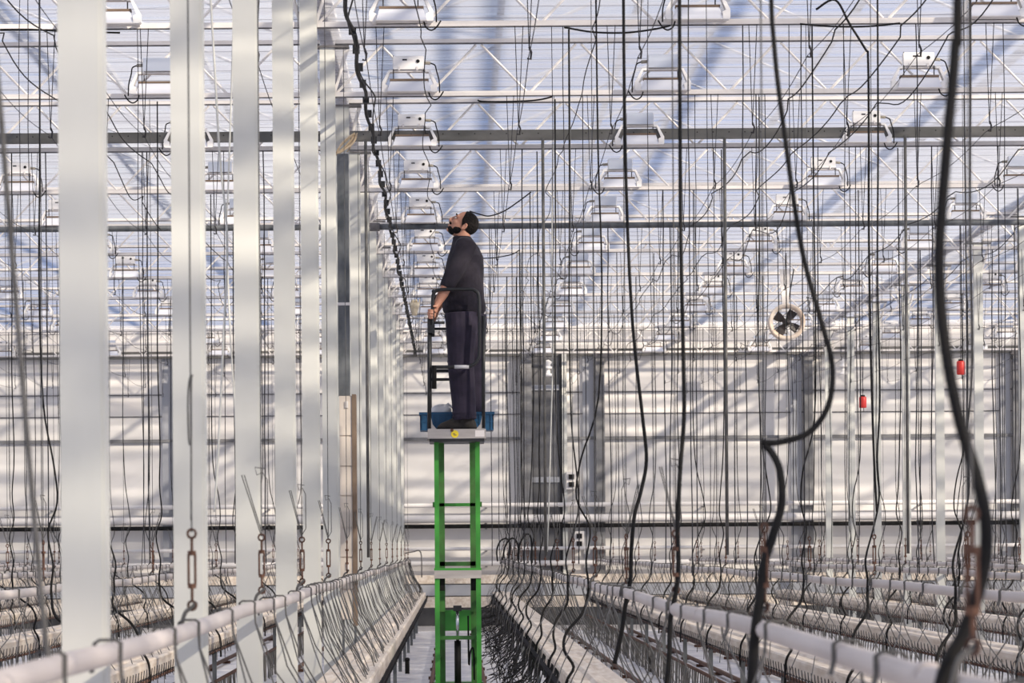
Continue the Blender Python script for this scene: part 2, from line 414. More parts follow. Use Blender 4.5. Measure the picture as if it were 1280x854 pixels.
LMB = MB().box((.17,-.162,0),(.20,-.03,.018)).box((-.20,-.162,0),(-.17,-.03,.018)).box((-.20,-.162,0),(.20,-.142,.018)).mesh('chord_mount', M['chord'])
LROWS = [-8.17,-6.22,-4.24,-2.29,-.32,1.66,3.66,5.6,7.55,9.5]
LNAME = ['outermost lamp row behind the colonnade','third lamp row behind the colonnade','second lamp row behind the colonnade','first lamp row behind the colonnade',
         "lamp row facing the worker", "first lamp row behind the worker's back", "second lamp row behind the worker's back", "third lamp row behind the worker's back", 'first lamp row past the farther columns', 'second lamp row past the farther columns']
for ri, X in enumerate(LROWS):
    facing = ri % 2 == 0
    for d in TD:
        u = X*F/d
        if u < -640 or u > 800: continue
        t = thing('grow_lamp', 'white grow lamp, '+nth(d)+', '+LNAME[ri], 'lamp', (X,d-.16,ZB+.0), LNAME[ri])
        if not facing: t.rotation_euler.z = PI
        t.location.x += random.uniform(-.02,.02)
        for n, m, _ in LP: obj(n, m, t)
        obj('chord_mount', LMT if facing else LMB, t)

# ------------------------------------------------------------------ crop rows
ROWS = [-7.15,-5.55,-3.95,-2.35,-.75,.81,2.41,4.0,5.6,7.2,8.8,10.4]
RNAME = {-7.15:'fourth row behind the colonnade',-5.55:'third row behind the colonnade',-3.95:'second row behind the colonnade',-2.35:'first row behind the colonnade',
         -.75:'row in front of the colonnade',.81:'first row across from the colonnade',2.41:'second row across from the colonnade',4.0:'third row across from the colonnade',
         5.6:'fourth row across from the colonnade',7.2:'fifth row across from the colonnade',8.8:'sixth row across from the colonnade',10.4:'seventh row across from the colonnade'}
PZ = CZ-.225; TZ = CZ-.75
def hook_mesh(sx, spread, seed):
    r = random.Random(seed); R = .0280; b = MB(); W = .0030
    # saddle over the pipe, then two splayed legs to the gutter edge
    for s in (-1,1):
        yy = s*.022
        pts = [(-sx*.035,yy,-.04),(-sx*R,yy,-.01),(-sx*R,yy,.024),(-sx*.018,yy,R+.003),(sx*.018,yy,R+.003),(sx*R,yy,.024),(sx*R,yy*.6,-.02),(sx*.030,yy*.3,-.05),
               (sx*(.10+r.uniform(-.02,.02)),s*spread*.35,-.24),(sx*(.20+r.uniform(-.03,.03)),s*spread*.75,-.45),(sx*.255,s*spread,-.58),(sx*.262,s*spread*1.08,-.66-r.uniform(0,.12))]
        b.tube(pts, W, 4)
    b.tube([(-sx*.018,-.022,R+.003),(-sx*.018,.022,R+.003)], W, 4)
    return b.mesh('stem_hook', M['wire'])
HM = {(sx,k): hook_mesh(sx, .42+.16*k, k*3+sx) for sx in (1,-1) for k in range(4)}
for X in ROWS:
    y0 = max(2.0, abs(X)*4.4); L = ROWEND-y0
    # upper heating pipe with its wire stem hooks
    t = thing('heating_pipe', 'white heating pipe hung with bent wire hooks, '+RNAME[X], 'pipe', (X,y0,PZ), 'heating pipes over the growing gutters')
    pts = []; k = 0; y = 0
    while y < L:
        pts.append((0.004*math.sin(y*1.7+X), y, .006*math.sin(y*.9+X*2))); y += 1.0
    pts.append((0,L,0))
    MB().tube(pts, .0245, 12).build('pipe', M['pipe'], t, True)
    sm = MB().tube([(0,-.035,0),(0,.035,0)], .0262, 12).mesh('sleeve', M['pipe'], True)
    y = 3.0
    while y < L-1: obj('sleeve', sm, t, (0,y,.0)); y += 6.0
    y = .35; k = 0
    step = 1.3 if abs(X) < 3 else 1.35
    while y < L-.3:
        sx = 1 if (k % 4 or X == -.75) else -1
        h = obj('stem_hook', HM[(sx, random.randrange(4))], t, (0.004*math.sin(y*1.7+X), y, .006*math.sin(y*.9+X*2)))
        y += (step if y0+y < 19 else step*.62)*random.uniform(.6,1.35); k += 1
    # growing gutter
    c = -.633 if X == -.75 else (X+.11 if X < 0 else X)
    g = thing('growing_gutter', 'long white growing gutter under the heating pipe, '+RNAME[X], 'gutter', (c,y0,TZ), 'growing gutters')
    MB().prism([(-.155,-.012),(-.145,0),(-.05,-.004),(-.03,.012),(.03,.012),(.05,-.004),(.145,0),(.155,-.012),(.15,-.125),(.11,-.125),(.08,-.10),(-.08,-.10),(-.11,-.125),(-.15,-.125)],'y',0,L).build('channel', M['gutter'], g)
    e = -1 if X > 0 else 1
    MB().tube([(e*.165,0,-.135),(e*.165,L,-.135)], .011, 6).build('edge_rail', M['rust'], g, True)
    if X not in (-.75,.81): MB().tube([(e*.16,0,-.40),(e*.16,L,-.40)], .016, 6).build('lower_rail', M['rust'], g, True)
    lg = MB().box((-.02,-.015,-TZ),(.02,.015,-.12)).mesh('stand', M['galv'])
    y = 1.5
    while y < L: obj('stand', lg, g, (0,y,0)); y += 4.0
    # small wire staples along the gutter edge and stakes under the lower rail
    b = MB(); y = .1
    while y < L:
        h = random.uniform(.03,.06)
        b.tube([(e*.158,y,-.13),(e*.185,y,-.10),(e*.185,y+.05,-.06+h*.2),(e*.175,y+.06,-.15)], .0035, 3, False)
        y += .22
    stuff(b.build('edge_staple', M['wire_dark'], g))
    b = MB(); y = .2
    while y < L and X not in (-.75,.81):
        b.tube([(e*.16,y,-.40),(e*.17+random.uniform(-.02,.02),y,-TZ)], .008, 4, False); y += .30
    if b.v: stuff(b.build('stake', M['wire'], g))

# black capillary drip tubes hanging in a tangle off the gutter beside the lift aisle
b = MB()
for k in range(210):
    y = random.uniform(24, 64.5); x = .81-.15
    l = random.uniform(.22,.60); ox = random.uniform(.03,.34)
    p = [(x-.006,y,TZ-.03),(x-.02-ox*.2,y+random.uniform(-.1,.1),TZ-.12-l*.25),(x-ox*.9,y+random.uniform(-.25,.25),TZ-.10-l*.6),(x-ox*.6-random.uniform(0,.1),y+random.uniform(-.3,.3),TZ-.11-l*.85),(x-ox-random.uniform(0,.06),y+random.uniform(-.2,.2),max(.01,TZ-.10-l))]
    b.tube(spline(p,3), .0048, 3, False)
for k in range(90):
    y = random.uniform(24, 64); x = .66
    p = [(x+.0,y,TZ-.12),(x-.03,y+.3,TZ-.16+random.uniform(-.03,.03)),(x-.02,y+.7,TZ-.13+random.uniform(-.04,.02)),(x,y+1.0,TZ-.12)]
    b.tube(spline(p,2), .008, 3, False)
o = stuff(b.build('drip_tubes', M['black'])); tag(o, 'tangle of thin black drip tubes hanging off the gutter edge beside the lift', 'drip tubes')

# floor rails of the lift aisle and neighbouring aisles
for ac in (.035,1.61,3.2,-1.55,-3.15):
    for s in (-1,1):
        y0 = max(14.0, abs(ac)*4.6)
        t = thing('floor_rail', 'rusty steel rail pipe on the floor '+('under the green lift' if ac == .035 else 'between two neighbouring crop rows'), 'rail', (ac+s*.27,y0,.055), 'floor rails under the lift' if ac == .035 else 'floor rails of the other aisles')
        MB().tube([(0,0,0),(0,ROWEND-.5-y0,0)], .0255, 8).build('pipe', M['rust'], t, True)
        bs = MB().box((-.05,-.03,-.055),(.05,.03,-.02)).mesh('saddle', M['rust'])
        y = 1.0
        while y < ROWEND-1-y0: obj('saddle', bs, t, (0,y,0)); y += 3.0

# ------------------------------------------------------------------ hanging wires, turnbuckles, hoses
def turnbuckle(parent, z, seed):
    r = random.Random(seed)
    a = r.uniform(0,PI)
    c, s = math.cos(a)*.010, math.sin(a)*.010
    b = MB()
    b.tube([(c,s,z+.045),(c,s,z-.045)], .004, 5); b.tube([(-c,-s,z+.045),(-c,-s,z-.045)], .004, 5)
    b.tube([(0,0,z+.040),(0,0,z+.054)], .0135, 6); b.tube([(0,0,z-.040),(0,0,z-.054)], .0135, 6)
    tb = b.build('turnbuckle', M['rust'], parent)
    n = 8
    for sg in (1,-1):
        zz = z+sg*.103
        b = MB(); b.tube([(0,0,z+sg*.050),(0,0,z+sg*.09)], .0045, 5)
        b.tube([(.013*math.cos(2*PI*k/n)*math.cos(a), .013*math.cos(2*PI*k/n)*math.sin(a), zz+.013*math.sin(2*PI*k/n)) for k in range(n+1)], .004, 4)
        b.build('eye_bolt', M['rust'], tb)
def swire(X, d, top, lab, grp, spare, seed):
    t = thing('suspension_wire', lab, 'wire', (X,d,PZ), grp)
    zt = top-PZ
    MB().tube([(0,0,zt),(0,0,.45),(0,0,.275)], .0024, 4).build('strand', M['wire'], t)
    turnbuckle(t, .168, seed)
    MB().tube(spline([(.012,0,.075),(.0,0,.06),(-.02,0,.045),(-.030,0,.01),(-.030,0,-.01)],3), .0065, 5).build('pipe_hook', M['wire'], t)
    if spare:
        r = random.Random(seed); s = r.choice((-1,1))*r.uniform(.7,1.1); z = .275
        MB().tube([(0,0,z),(s*.04,.0,z+.14),(s*.07,.01,z+.24),(s*.06,.01,z+.24),(s*.025,0,z+.11),(.0,0,z+.02)], .0022, 4).build('spare_wire', M['wire'], t)
        MB().tube([(0,0,z+.02),(-s*.022,0,z+.05),(-s*.022,0,z+.22),(-s*.005,0,z+.25),(s*.015,0,z+.24),(s*.022,0,z+.27),(-s*.015,0,z+.265)], .0022, 4).build('spare_wire', M['wire'], t)
    return t
def vis(X, d, lim=40): 
    u = X*F/d; return -567-lim < u < 713+lim
k = 0
for X in ROWS:
    ds = [7.1]+[11+4*j for j in range(14)] if X == -.75 else ([6.0,10.0]+[14+4*j for j in range(13)] if X == .81 else [14+4*j for j in range(13)])
    for d in ds:
        k += 1
        if not vis(X, d) or (X == -.75 and d < 8): continue
        swire(X, d, ZB-.018, 'thin wire with rusty turnbuckle, '+nth(d,66)+', '+RNAME[X], 'suspension wires, '+RNAME[X], ((X < 1 or k % 3 == 0) and d > 12), k)

def path_hose(name, P, d, r, lab, cat='hose', grp=None, m='black', jit=0, rr=None):
    pts = [px(x, y, d) for x, y in P]
    for q in pts: q.y += random.uniform(-jit, jit)
    if cat == 'hose' and P[0][1] < 0: pts = [Vector((pts[0].x, d, ZB-.018)), Vector((pts[0].x, d, (ZB+pts[0].z)/2))]+pts
    S = spline(pts, 6)
    if rr: r = [rr[0]+(rr[1]-rr[0])*min(1,max(0,i/len(S)*1.0)) for i in range(len(S))]
    return tag(MB().tube(S, r, 8).build(name, M[m], None, True), lab, cat, grp)
# the four hoses nearest the camera follow their own bends
path_hose('drip_hose', [(1197,-60),(1194,60),(1183,190),(1174,320),(1180,420),(1198,520),(1222,600),(1233,660),(1228,720),(1205,790),(1182,835),(1170,890)], 6.05, .0085,
          'thick black hose swinging in a long curve in front of the second hose', rr=(.0075,.0120))
path_hose('drip_hose', [(963,-60),(968,60),(981,170),(1002,310),(1026,400),(1040,455),(1036,505),(1012,540),(975,553),(952,553)], 10.0, .0075, 'black hose bent into a sharp elbow before reaching its pipe', rr=(.0055,.0085))
path_hose('drip_hose', [(955,556),(966,568),(975,590),(977,630),(966,670),(955,705),(951,740),(944,790),(940,850),(938,900)], 10.0, .012, 'thick dark lower hose end rising from the pipe, below the sharp elbow', rr=(.0085,.015))
path_hose('drip_hose', [(849,-40),(850,150),(851,300),(854,440),(855,520),(850,590),(847,660),(848,710),(844,745),(838,775),(836,830),(830,880)], 14, .0075, 'nearly straight black hose with rusty lower end, third along the aisle row', rr=(.006,.010))
path_hose('drip_hose', [(779,-40),(781,150),(785,300),(792,420),(803,520),(808,575),(801,615),(793,645),(789,690),(788,725),(782,755),(777,790),(768,830)], 18.0, .0075, 'black hose with a wide bow before it meets its pipe', rr=(.006,.011))
def hose(X, d, lab, grp, seed, top=ZB-.018, thick=1.0):
    r = random.Random(seed); a = r.uniform(.02,.07)*r.choice((-1,1)); bq = r.uniform(.03,.10)*r.choice((-1,1))
    e = -1 if X > 0 else 1
    dx = r.uniform(-.06,.06)
    c = X if X > 0 else X+.11
    P = [(dx+a*.2,0,top),(dx+a*.1,0,top-1.2),(dx-a*.15,.02,3.0),(dx+a*.2,.03,2.3),(a,bq*.4,1.95),(a*1.4,bq*.7,1.72),(a*.3,bq*.5,1.55),(.045*e,0,1.36),(.034*e,0,PZ+.03),(.036*e,0,PZ-.05),(.05*e+a*.3,-.03,PZ-.16),(.13*e+a*.5+(c-X)*.5,-.07,PZ-.27),(.15*e+a*.4+(c-X)*.8,-.10,PZ-.37),(.125*e+c-X,-.11,TZ+.06),(.168*e+c-X,-.12,TZ-.03),(.175*e+c-X,-.12,TZ-.2)]
    S = spline(P, 4); n = len(S)
    R = [(.0058+.0035*min(1,max(0,(i/n-.42)*5)))*thick for i in range(n)]
    o = MB().tube(S, R, 6).build('drip_hose', M['black'], None, True, (X,d,0))
    return tag(o, lab, 'hose', grp)
k = 100
for X in ROWS:
    if X == -.75: continue
    for d in ([22+4*j for j in range(11)] if X == .81 else [14+4*j for j in range(13)]):
        k += 1
        dd = d+.15+random.uniform(-.12,.12)
        if not vis(X, dd): continue
        hose(X, dd, 'black drip hose, '+nth(d,66)+', '+RNAME[X], 'drip hoses, '+RNAME[X], k)
# straight grey rods under the heavy beam
for X, lab in ((-.75,'in front of the colonnade'),(.81,"close behind the worker's back"),(2.41,'by the second row across from the colonnade'),(4.0,'by the third row across from the colonnade')):
    o = MB().tube([(0,0,5.04),(0,0,3.2),(0,0,1.36)], .0135, 8).build('steel_rod', M['rod'], None, True, (X-.0,33.80,0))
    tag(o, 'straight grey steel rod, '+lab, 'rod', 'steel rods under the perforated beam')
# grey blurred cord at the camera end of the colonnade row, pale cords by the columns
path_hose('cord', [(-6,60),(4,180),(16,330),(30,500),(44,660),(56,790),(62,835)], 7.1, .0055, 'pale grey slanting cord tied to the pipe in front of the colonnade', 'cord', None, 'wire')
path_hose('cord', [(262,-20),(268,80),(275,200),(284,300),(279,430),(273,560),(268,640)], 18, .0052, 'pale cream cord hanging in a shallow bow between two white columns', 'cord', 'pale cords between the columns', 'column')
path_hose('cord', [(293,-20),(289,120),(285,240),(283,285),(287,400),(294,520),(300,640)], 18.3, .0042, 'pale cream cord crossing the bowed one between two white columns', 'cord', 'pale cords between the columns', 'column')
path_hose('cord', [(691,180),(690,300),(691,440),(689,520),(687,600),(684,690)], 33.83, .006, 'short cream cord hanging beside the grey rod near the dark door', 'cord', None, 'column')

# crop wires on either side of each row, with paired hangers under each truss
for X in ROWS:
    if abs(X) > 9: continue
    for o_ in (-.36,.27):
        xx = X+o_; y0 = max(18.0, abs(xx)*5.4)
        S = []; y = y0
        z = 4.25
        while y < 66:
            ph = ((y-26) % 4)/4
            S.append((0, y-y0, -.05*math.sin(PI*ph))); y += .5
        t = thing('crop_wire', 'taut crop wire, '+RNAME[X]+(', farther from the columns' if (o_ > 0) == (X > -.8) else ', nearer the columns'), 'wire', (xx,y0,z), 'crop wires under the roof')
        MB().tube(S, .0028, 4).build('strand', M['wire_dark'], t)
        hm = MB().tube([(-.02,0,ZB-z-.018),(0,0,.03)], .0028, 4).tube([(.035,0,ZB-z-.018),(0,0,.03)], .0028, 4).tube([(0,0,.05),(.012,0,.02),(.008,0,-.02),(-.012,0,-.015)], .0065, 5).mesh('hanger', M['wire_dark'])
        for d in [22]+TD:
            if d > y0 and vis(xx,d,80): obj('hanger', hm, t, (random.uniform(-.01,.01),d-y0-.05,0))
# lamp supply cables running along the house
for j,(X,z,sag,r) in enumerate([(2.62,4.93,.16,.0055),(3.06,4.95,.10,.0055),(3.34,4.9,.2,.005),(-2.72,4.93,.12,.005),(-3.05,4.95,.2,.005),(5.0,4.93,.15,.0055),(6.2,4.9,.14,.005),(.98,4.95,.09,.004),(-.20,4.9,.1,.004)]):
    S = []; y = max(18.0,abs(X)*6)
    rnd = random.Random(j)
    while y < 70:
        ph = ((y-26) % 4)/4; kk = int((y-26)//4)
        S.append((X+.03*math.sin(kk*2.1+j)+.02*math.sin(y*1.3), y, z-sag*(.6+.4*math.sin(kk*1.7+j))*math.sin(PI*ph))); y += .4
    tag(MB().tube(S, r, 5).build('supply_cable', M['black'], None, True), 'thin black cable sagging from truss to truss along the house', 'cable', 'supply cables under the roof')
S = []; y = 22
while y < 70:
    S.append((-.66+.015*math.sin(y*2.2), y, 4.95-.05*abs(math.sin(PI*(y-26)/4)))); y += .25
t = thing('cable_bundle', 'thick black cable bundle strapped along the trusses beside the colonnade', 'cable', (0,0,0))
MB().tube(S, .014, 6).build('cable', M['black'], t, True)
S2 = [(x+.04*math.sin(y*.9)+.03,y,z-.03) for x,y,z in S]; MB().tube(S2, .006, 5).build('cable', M['black'], t, True)
cm_ = MB().cbox((0,0,0),(.05,.03,.06)).mesh('clamp', M['black_metal'])
y = 26
while y < 70: obj('clamp', cm_, t, (-.66,y,4.95)); y += 1.0
# loose cable loops by the trusses
for P, d, lab in [([(587,264),(600,268),(612,270),(630,264),(648,252),(664,240)],37.8,"loose black cable sagging behind the worker's head"),
                  ([(604,323),(620,322),(640,318),(650,312)],45.8,"short black cable stub behind the worker's shoulder"),
                  ([(597,125),(604,127),(640,127),(672,125),(690,121)],29.8,'black cable lying along a truss chord above the worker'),
                  ([(705,34),(740,40),(780,41),(815,37),(838,32)],25.8,'black cable sagging along the first truss above the aisle'),
                  ([(1000,30),(1040,33),(1085,33),(1125,29)],25.8,'black cable sagging along the first truss over the third row'),
                  ([(0,37),(40,37),(80,39),(150,41)],25.8,'black cable along the first truss behind the colonnade'),
                  ([(1020,12),(1044,0),(1062,30),(1082,62),(1085,72),(1086,160),(1086,280),(1088,420),(1092,560),(1096,640)],21.5,'long black cord kinked near the roof, by the second row')]:
    path_hose('loose_cable', P, d, .0065, lab, 'cable')
# straight dark strings between roof and rows
for j,(x,ya,yb,d) in enumerate([(691,-10,700,27),(705,30,716,25.5),(730,120,715,29),(812,-10,720,22),(862,-10,720,22),(870,160,712,30),(885,40,730,21),(893,-10,700,34),(930,-10,715,28),(946,120,705,30),(958,120,705,31),(988,30,720,24),(1003,20,712,27),(1023,200,705,33),(1056,-10,720,24),(1062,-10,705,33),(1070,40,705,33),(1147,120,720,24),(1165,110,705,33),(1207,210,705,36),(1248,110,705,33),(1256,-10,720,24),(1268,300,705,42),
      (38,-10,720,22),(50,30,705,33),(58,30,705,34),(27,-10,720,23),(174,-10,720,26),(178,60,705,36),(184,120,705,36),(280,160,705,36),(291,150,705,40),(330,60,705,33),(343,100,705,37),(640,30,705,40),(653,120,708,34),(612,200,708,42),(622,60,705,44),(633,240,705,50),(646,300,705,46),(672,180,705,40),(666,330,705,44),(721,200,705,44),(742,240,705,44),(760,190,705,40),(771,300,705,46),(829,150,705,38),(838,240,705,44),(917,300,705,46),(972,260,705,44),(1036,340,705,52),(1150,260,705,46),(1240,320,705,46)]):
    d = 26+4*round((d-26)/4); A = px(x,300,d); B = px(x,yb,d); A.z = ZB-.018
    Bz = max(B.z, 1.24); n = 10; rnd = random.Random(j+5)
    S = []
    ax = rnd.uniform(-.03,.03)
    for q in range(n+1):
        f = q/n; S.append((A.x+(B.x-A.x)*0+(ax*math.sin(f*PI*2)*f+rnd.uniform(-.004,.004)), d+rnd.uniform(-.01,.01), A.z+(Bz-A.z)*f))
    rad = .0032*d/28*rnd.choice((.85,1,1.35))
    tag(MB().tube(S, rad, 4).build('support_string', M['wire_dark'], None, False), 'thin dark string hanging from the '+ORD[int((70-d)//4)]+' truss from the back wall, '+('behind the colonnade' if A.x < COLX[0] else 'lift bay' if A.x < COLX[1] else 'farther bay'), 'string', 'support strings')

# ------------------------------------------------------------------ small things in the house
# circulation fan
c = px(983,403,49.0)
t = thing('circulation_fan', 'round circulation fan with dark blades and cream housing under the trusses', 'fan', tuple(c))
n = 28
prof = [(.222,-.10),(.236,-.085),(.232,.10),(.215,.10),(.178,.02),(.178,-.05),(.222,-.10)]
b = MB(); nb = len(prof)-1
for i_ in range(n):
    a = 2*PI*i_/n
    for (r,yv) in prof[:-1]: b.v.append((r*math.cos(a), yv, r*math.sin(a)))
for i_ in range(n):
    for k_ in range(nb):
        p = i_*nb+k_; q = i_*nb+(k_+1)%nb; p2 = ((i_+1)%n)*nb+k_; q2 = ((i_+1)%n)*nb+(k_+1)%nb
        b.f.append((p,q,q2,p2))
b.build('housing', M['fan_ring'], t, True)
for i_ in range(4):
    a = PI/4+.2+i_*PI/2
    bl = MB(); ca, sa = math.cos(a), math.sin(a)
    P = []
    for (r,wd) in ((.03,.022),(.10,.052),(.168,.060)):
        for s in (-1,1):
            P.append((r*ca-s*wd*sa, s*.022, r*sa+s*wd*ca))
    bl.v = P+[(x,y+.006,z) for x,y,z in P]
    bl.f = [(0,1,3,2),(2,3,5,4),(6,8,9,7),(8,10,11,9),(0,2,8,6),(2,4,10,8),(1,7,9,3),(3,9,11,5),(0,6,7,1),(4,5,11,10)]
    bl.build('blade', M['fan_blade'], t)
MB().tube([(0,-.05,0),(0,.09,0)], .045, 14).build('motor', M['fan_blade'], t, True)
for a in (PI/2, PI/2+2.09, PI/2-2.09):
    MB().tube([(0,-.06,0),(.23*math.cos(a),-.06,.23*math.sin(a))], .006, 5).build('strut', M['wire_dark'], t)
zc = ZB-.018-c.z
MB().prism([(-.05,.24),(-.085,zc),(.05,zc),(.03,.24)],'y',-.01,.01).build('hanger', M['chord'], t)
MB().tube([(.02,0,.22),(.10,0,zc)], .008, 5).build('stay', M['wire_dark'], t)

# red canisters, straw pot
for (x,y,wd,hh,d,lab) in ((1201,460,.095,.15,42,'red plastic canister hung by the thick white column'),(1078.5,503,.09,.135,46,'smaller red canister hung low by the farther columns')):
    c = px(x,y,d); t = thing('canister', lab, 'canister', tuple(c))
    MB().rings([(0,0,-hh/2,wd*.44,wd*.44),(0,0,-hh/2+.01,wd/2,wd/2),(0,0,hh/2-.015,wd/2,wd/2),(0,0,hh/2,wd*.42,wd*.42)],14).build('body', M['red'], t, True)
    MB().rings([(0,0,hh/2,wd*.30,wd*.30),(0,0,hh/2+.02,wd*.28,wd*.28)],12).build('cap', M['black'], t, True)
    MB().tube([(0,0,hh/2),(0,0,ZB-c.z-.018)], .004, 4).build('cord', M['wire_dark'], t)
    MB().tube([(.01,0,-hh/2),(.012,0,-hh/2-.05)], .004, 4).build('drain', M['wire_dark'], t)
c = px(518,384,45.5); t = thing('hanging_pot', 'small straw coloured pot hanging beside the lamps in front of the worker', 'pot', tuple(c))
MB().rings([(0,0,-.10,.028,.028),(0,0,-.06,.036,.036),(0,0,0,.058,.058),(0,0,.05,.062,.062)],12).build('pot', M['straw'], t, True)
b = MB()
for k_ in range(22):
    a = random.uniform(0,2*PI); r = random.uniform(0,.05)
    b.tube([(r*math.cos(a),r*math.sin(a),.02),(r*1.3*math.cos(a),r*1.3*math.sin(a),random.uniform(.07,.095))], .006, 4)
b.build('straw_tuft', M['straw'], t)
MB().tube([(0,0,.05),(0,0,ZB-c.z-.018)], .003, 4).build('cord', M['wire_dark'], t)

# galvanised duct, cabinet and rope by the colonnade
A = px(421,192,32.05); B = px(437.5,495,32.05)
t = thing('cable_duct', 'mottled galvanised vertical duct above the beige cabinet', 'duct', (A.x,32.05,px(424,495,32.0).z))
hgt = A.z-B.z; wd = B.x-A.x
MB().box((0,0,0),(wd,.10,hgt*.38-.003)).build('duct_section', M['galv'], t)
MB().box((0,0,hgt*.38+.003),(wd,.10,hgt)).build('duct_section', M['galv'], t)
MB().box((-.004,-.006,hgt*.38-.012),(wd+.004,.10,hgt*.38+.012)).build('joint_band', M['chord'], t)
A = px(424,495,32.0); B = px(447,775,32.0)
t = thing('cabinet', 'tall beige panelled cabinet with brown edge between two white columns', 'cabinet', (A.x,32.0,0))
wd = B.x-A.x; zt = A.z
MB().box((0,.012,B.z),(wd-.035,.20,zt)).build('body', M['cab'], t)
MB().box((wd-.035,-.01,B.z-.05),(wd,.20,zt+.012)).build('edge_board', M['brown'], t)
zs = [px(435,yv,32.0).z for yv in (495,545,583,620,660,697,737,775)]
for k_ in range(7):
    p = MB().box((.002,0,zs[k_+1]+.006),(wd-.037,.012,zs[k_]-.006)).build('panel', M['cab'], t)
    if k_ in (0,5): MB().box((.05,-.012,zs[k_]-.10),(.075,0,zs[k_]-.045)).build('latch', M['chord'], p)
for x in (.01,wd-.03): MB().box((x,.03,0),(x+.02,.06,B.z)).build('leg', M['galv'], t)
b = MB(); Pm = [px(x,y,32.1) for x,y in ((421,192),(428,184),(437,176),(444,168))]
for k_ in range(9):
    off = Vector((random.uniform(-.03,.035),random.uniform(-.03,.03),random.uniform(-.04,.03)))
    S = spline([Pm[0]+off*.4, Pm[1]+off*1.1, Pm[2]+off*1.2, Pm[3]+off*.4], 4); b.tube(S, .008, 5)
b.tube([px(434,190,32.2),px(440,180,32.2),px(447,166,32.2)], .006, 5)
tag(b.build('rope_bundle', M['rope'], None, True), 'bundle of tan rope tied over the top of the galvanised duct', 'rope')

# stub pipes standing on the floor film
for x, y in ((508,842),(643,843),(813,842)):
    d = CZ*F/(y-VY); X = (x-VX)*d/F
    t = thing('stub_pipe', 'short black capped pipe standing up from the floor film', 'pipe', (X,d,0), 'stub pipes on the floor')
    MB().tube([(0,0,0),(0,0,.16)], .026, 12).build('pipe', M['black'], t, True)
    MB().rings([(0,0,.15,.031,.031),(0,0,.175,.029,.029),(0,0,.185,.015,.015)],12).build('cap', M['black'], t, True)

# small things near the back wall and row ends
for x, y, lab in ((685,461,'small white bell shaped sensor shield hanging by the dark door'),(1054,459,'small white bell shaped sensor shield hanging by the farther columns')):
    c = px(x,y,70.0); t = thing('sensor_shield', lab, 'sensor', tuple(c))
    MB().rings([(0,0,-.14,.10,.10),(0,0,-.10,.085,.085),(0,0,-.08,.04,.04),(0,0,.0,.035,.035)],14).build('lower_bell', M['lamp_white'], t, True)
    MB().rings([(0,0,.0,.085,.085),(0,0,.03,.08,.08),(0,0,.06,.04,.04),(0,0,.12,.075,.075),(0,0,.16,.02,.02)],14).build('upper_bell', M['lamp_white'], t, True)
    MB().tube([(0,0,.15),(0,0,ZB-c.z-.018)], .004, 4).build('cord', M['wire_dark'], t)
for x, y, lab in ((714,601,'black switch box on the pale jamb of the dark door'),(724,675,'black switch box low beside the dark door')):
    c = px(x,y,WALL-.16); t = thing('switch_box', lab, 'switch', (c.x,WALL-.24,c.z))
    MB().box((-.09,0,-.16),(.09,.22,.16)).build('housing', M['white_pipe'], t)
    for zz in (-.07,.07): MB().box((-.05,-.03,zz-.045),(.05,0,zz+.045)).build('switch', M['black'], t)
path_hose('cord', [(239,650),(239,560),(239,480),(241,470),(237,474),(235,500),(236,550),(239,556)], 11.0, .0028, 'bent grey wire clip hanging on the second turnbuckle wire', 'wire', None, 'wire')
path_hose('loose_cable', [(506,692),(516,690),(526,691),(527,722)], 64.6, .010, 'thin wire frame at the end of the colonnade row', 'wire', None, 'wire')
path_hose('loose_cable', [(512,700),(514,718),(521,728),(525,736),(525,762)], 64.5, .018, 'black hose dropping off the end of the colonnade row', 'tube')
for j,P in enumerate(([(622,702),(621,688),(626,676),(634,674),(638,682),(636,700)],[(628,700),(632,682),(640,673),(647,680),(648,702)],[(648,700),(650,680),(658,668),(664,674),(665,704)])):
    path_hose('loose_cable', P, 52-4*j, .011, 'curled black hose end looping over the pipe of the first row across', 'tube', 'curled hose ends')

# ------------------------------------------------------------------ lift
DL = 30.6
def lx(x, y=540): return px(x,y,DL).x
def lz(y): return px(570,y,DL).z
PT = lz(538)          # platform top
XL, XR = lx(535,545), lx(607,545); XC = (XL+XR)/2
t = thing('lift', 'green telescopic mast lift with grey platform and black guard rail', 'lift', (XC,DL,0))
hwf = (lx(600,700)-lx(542.5,700))/2
def lbox(n, a, b_, m, p=t): return MB().box(a,b_).build(n, M[m], p)
zm = lz(718)
pw = .038
for s in (-1,1):
    xo = s*hwf
    # lower mast channels, front and rear
    o = lbox('front_post', (min(xo,xo-s*pw),-.16,.30),(max(xo,xo-s*pw),-.12,zm), 'green')
    o = lbox('rear_post', (min(xo-s*.037,xo-s*.080),.12,.30),(max(xo-s*.037,xo-s*.080),.16,zm+.02), 'green_dark')  # darker green paints the shade on the rear posts
    o = lbox('front_post', (min(xo-s*.002,xo-s*.038),-.15,zm-.3),(max(xo-s*.002,xo-s*.038),-.11,PT-.09), 'green')
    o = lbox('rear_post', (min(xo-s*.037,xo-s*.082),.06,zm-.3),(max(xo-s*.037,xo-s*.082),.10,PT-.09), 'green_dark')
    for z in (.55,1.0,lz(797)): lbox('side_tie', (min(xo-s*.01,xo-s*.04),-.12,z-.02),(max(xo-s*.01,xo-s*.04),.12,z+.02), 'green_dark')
def rung(y, h, m, yy=0.08, name='rung'): 
    z = lz(y); return lbox(name, (-hwf+.04,yy-.02,z-h/2),(hwf-.04,yy+.02,z+h/2), m)
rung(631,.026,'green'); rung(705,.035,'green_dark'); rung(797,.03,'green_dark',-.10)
z = lz(631)
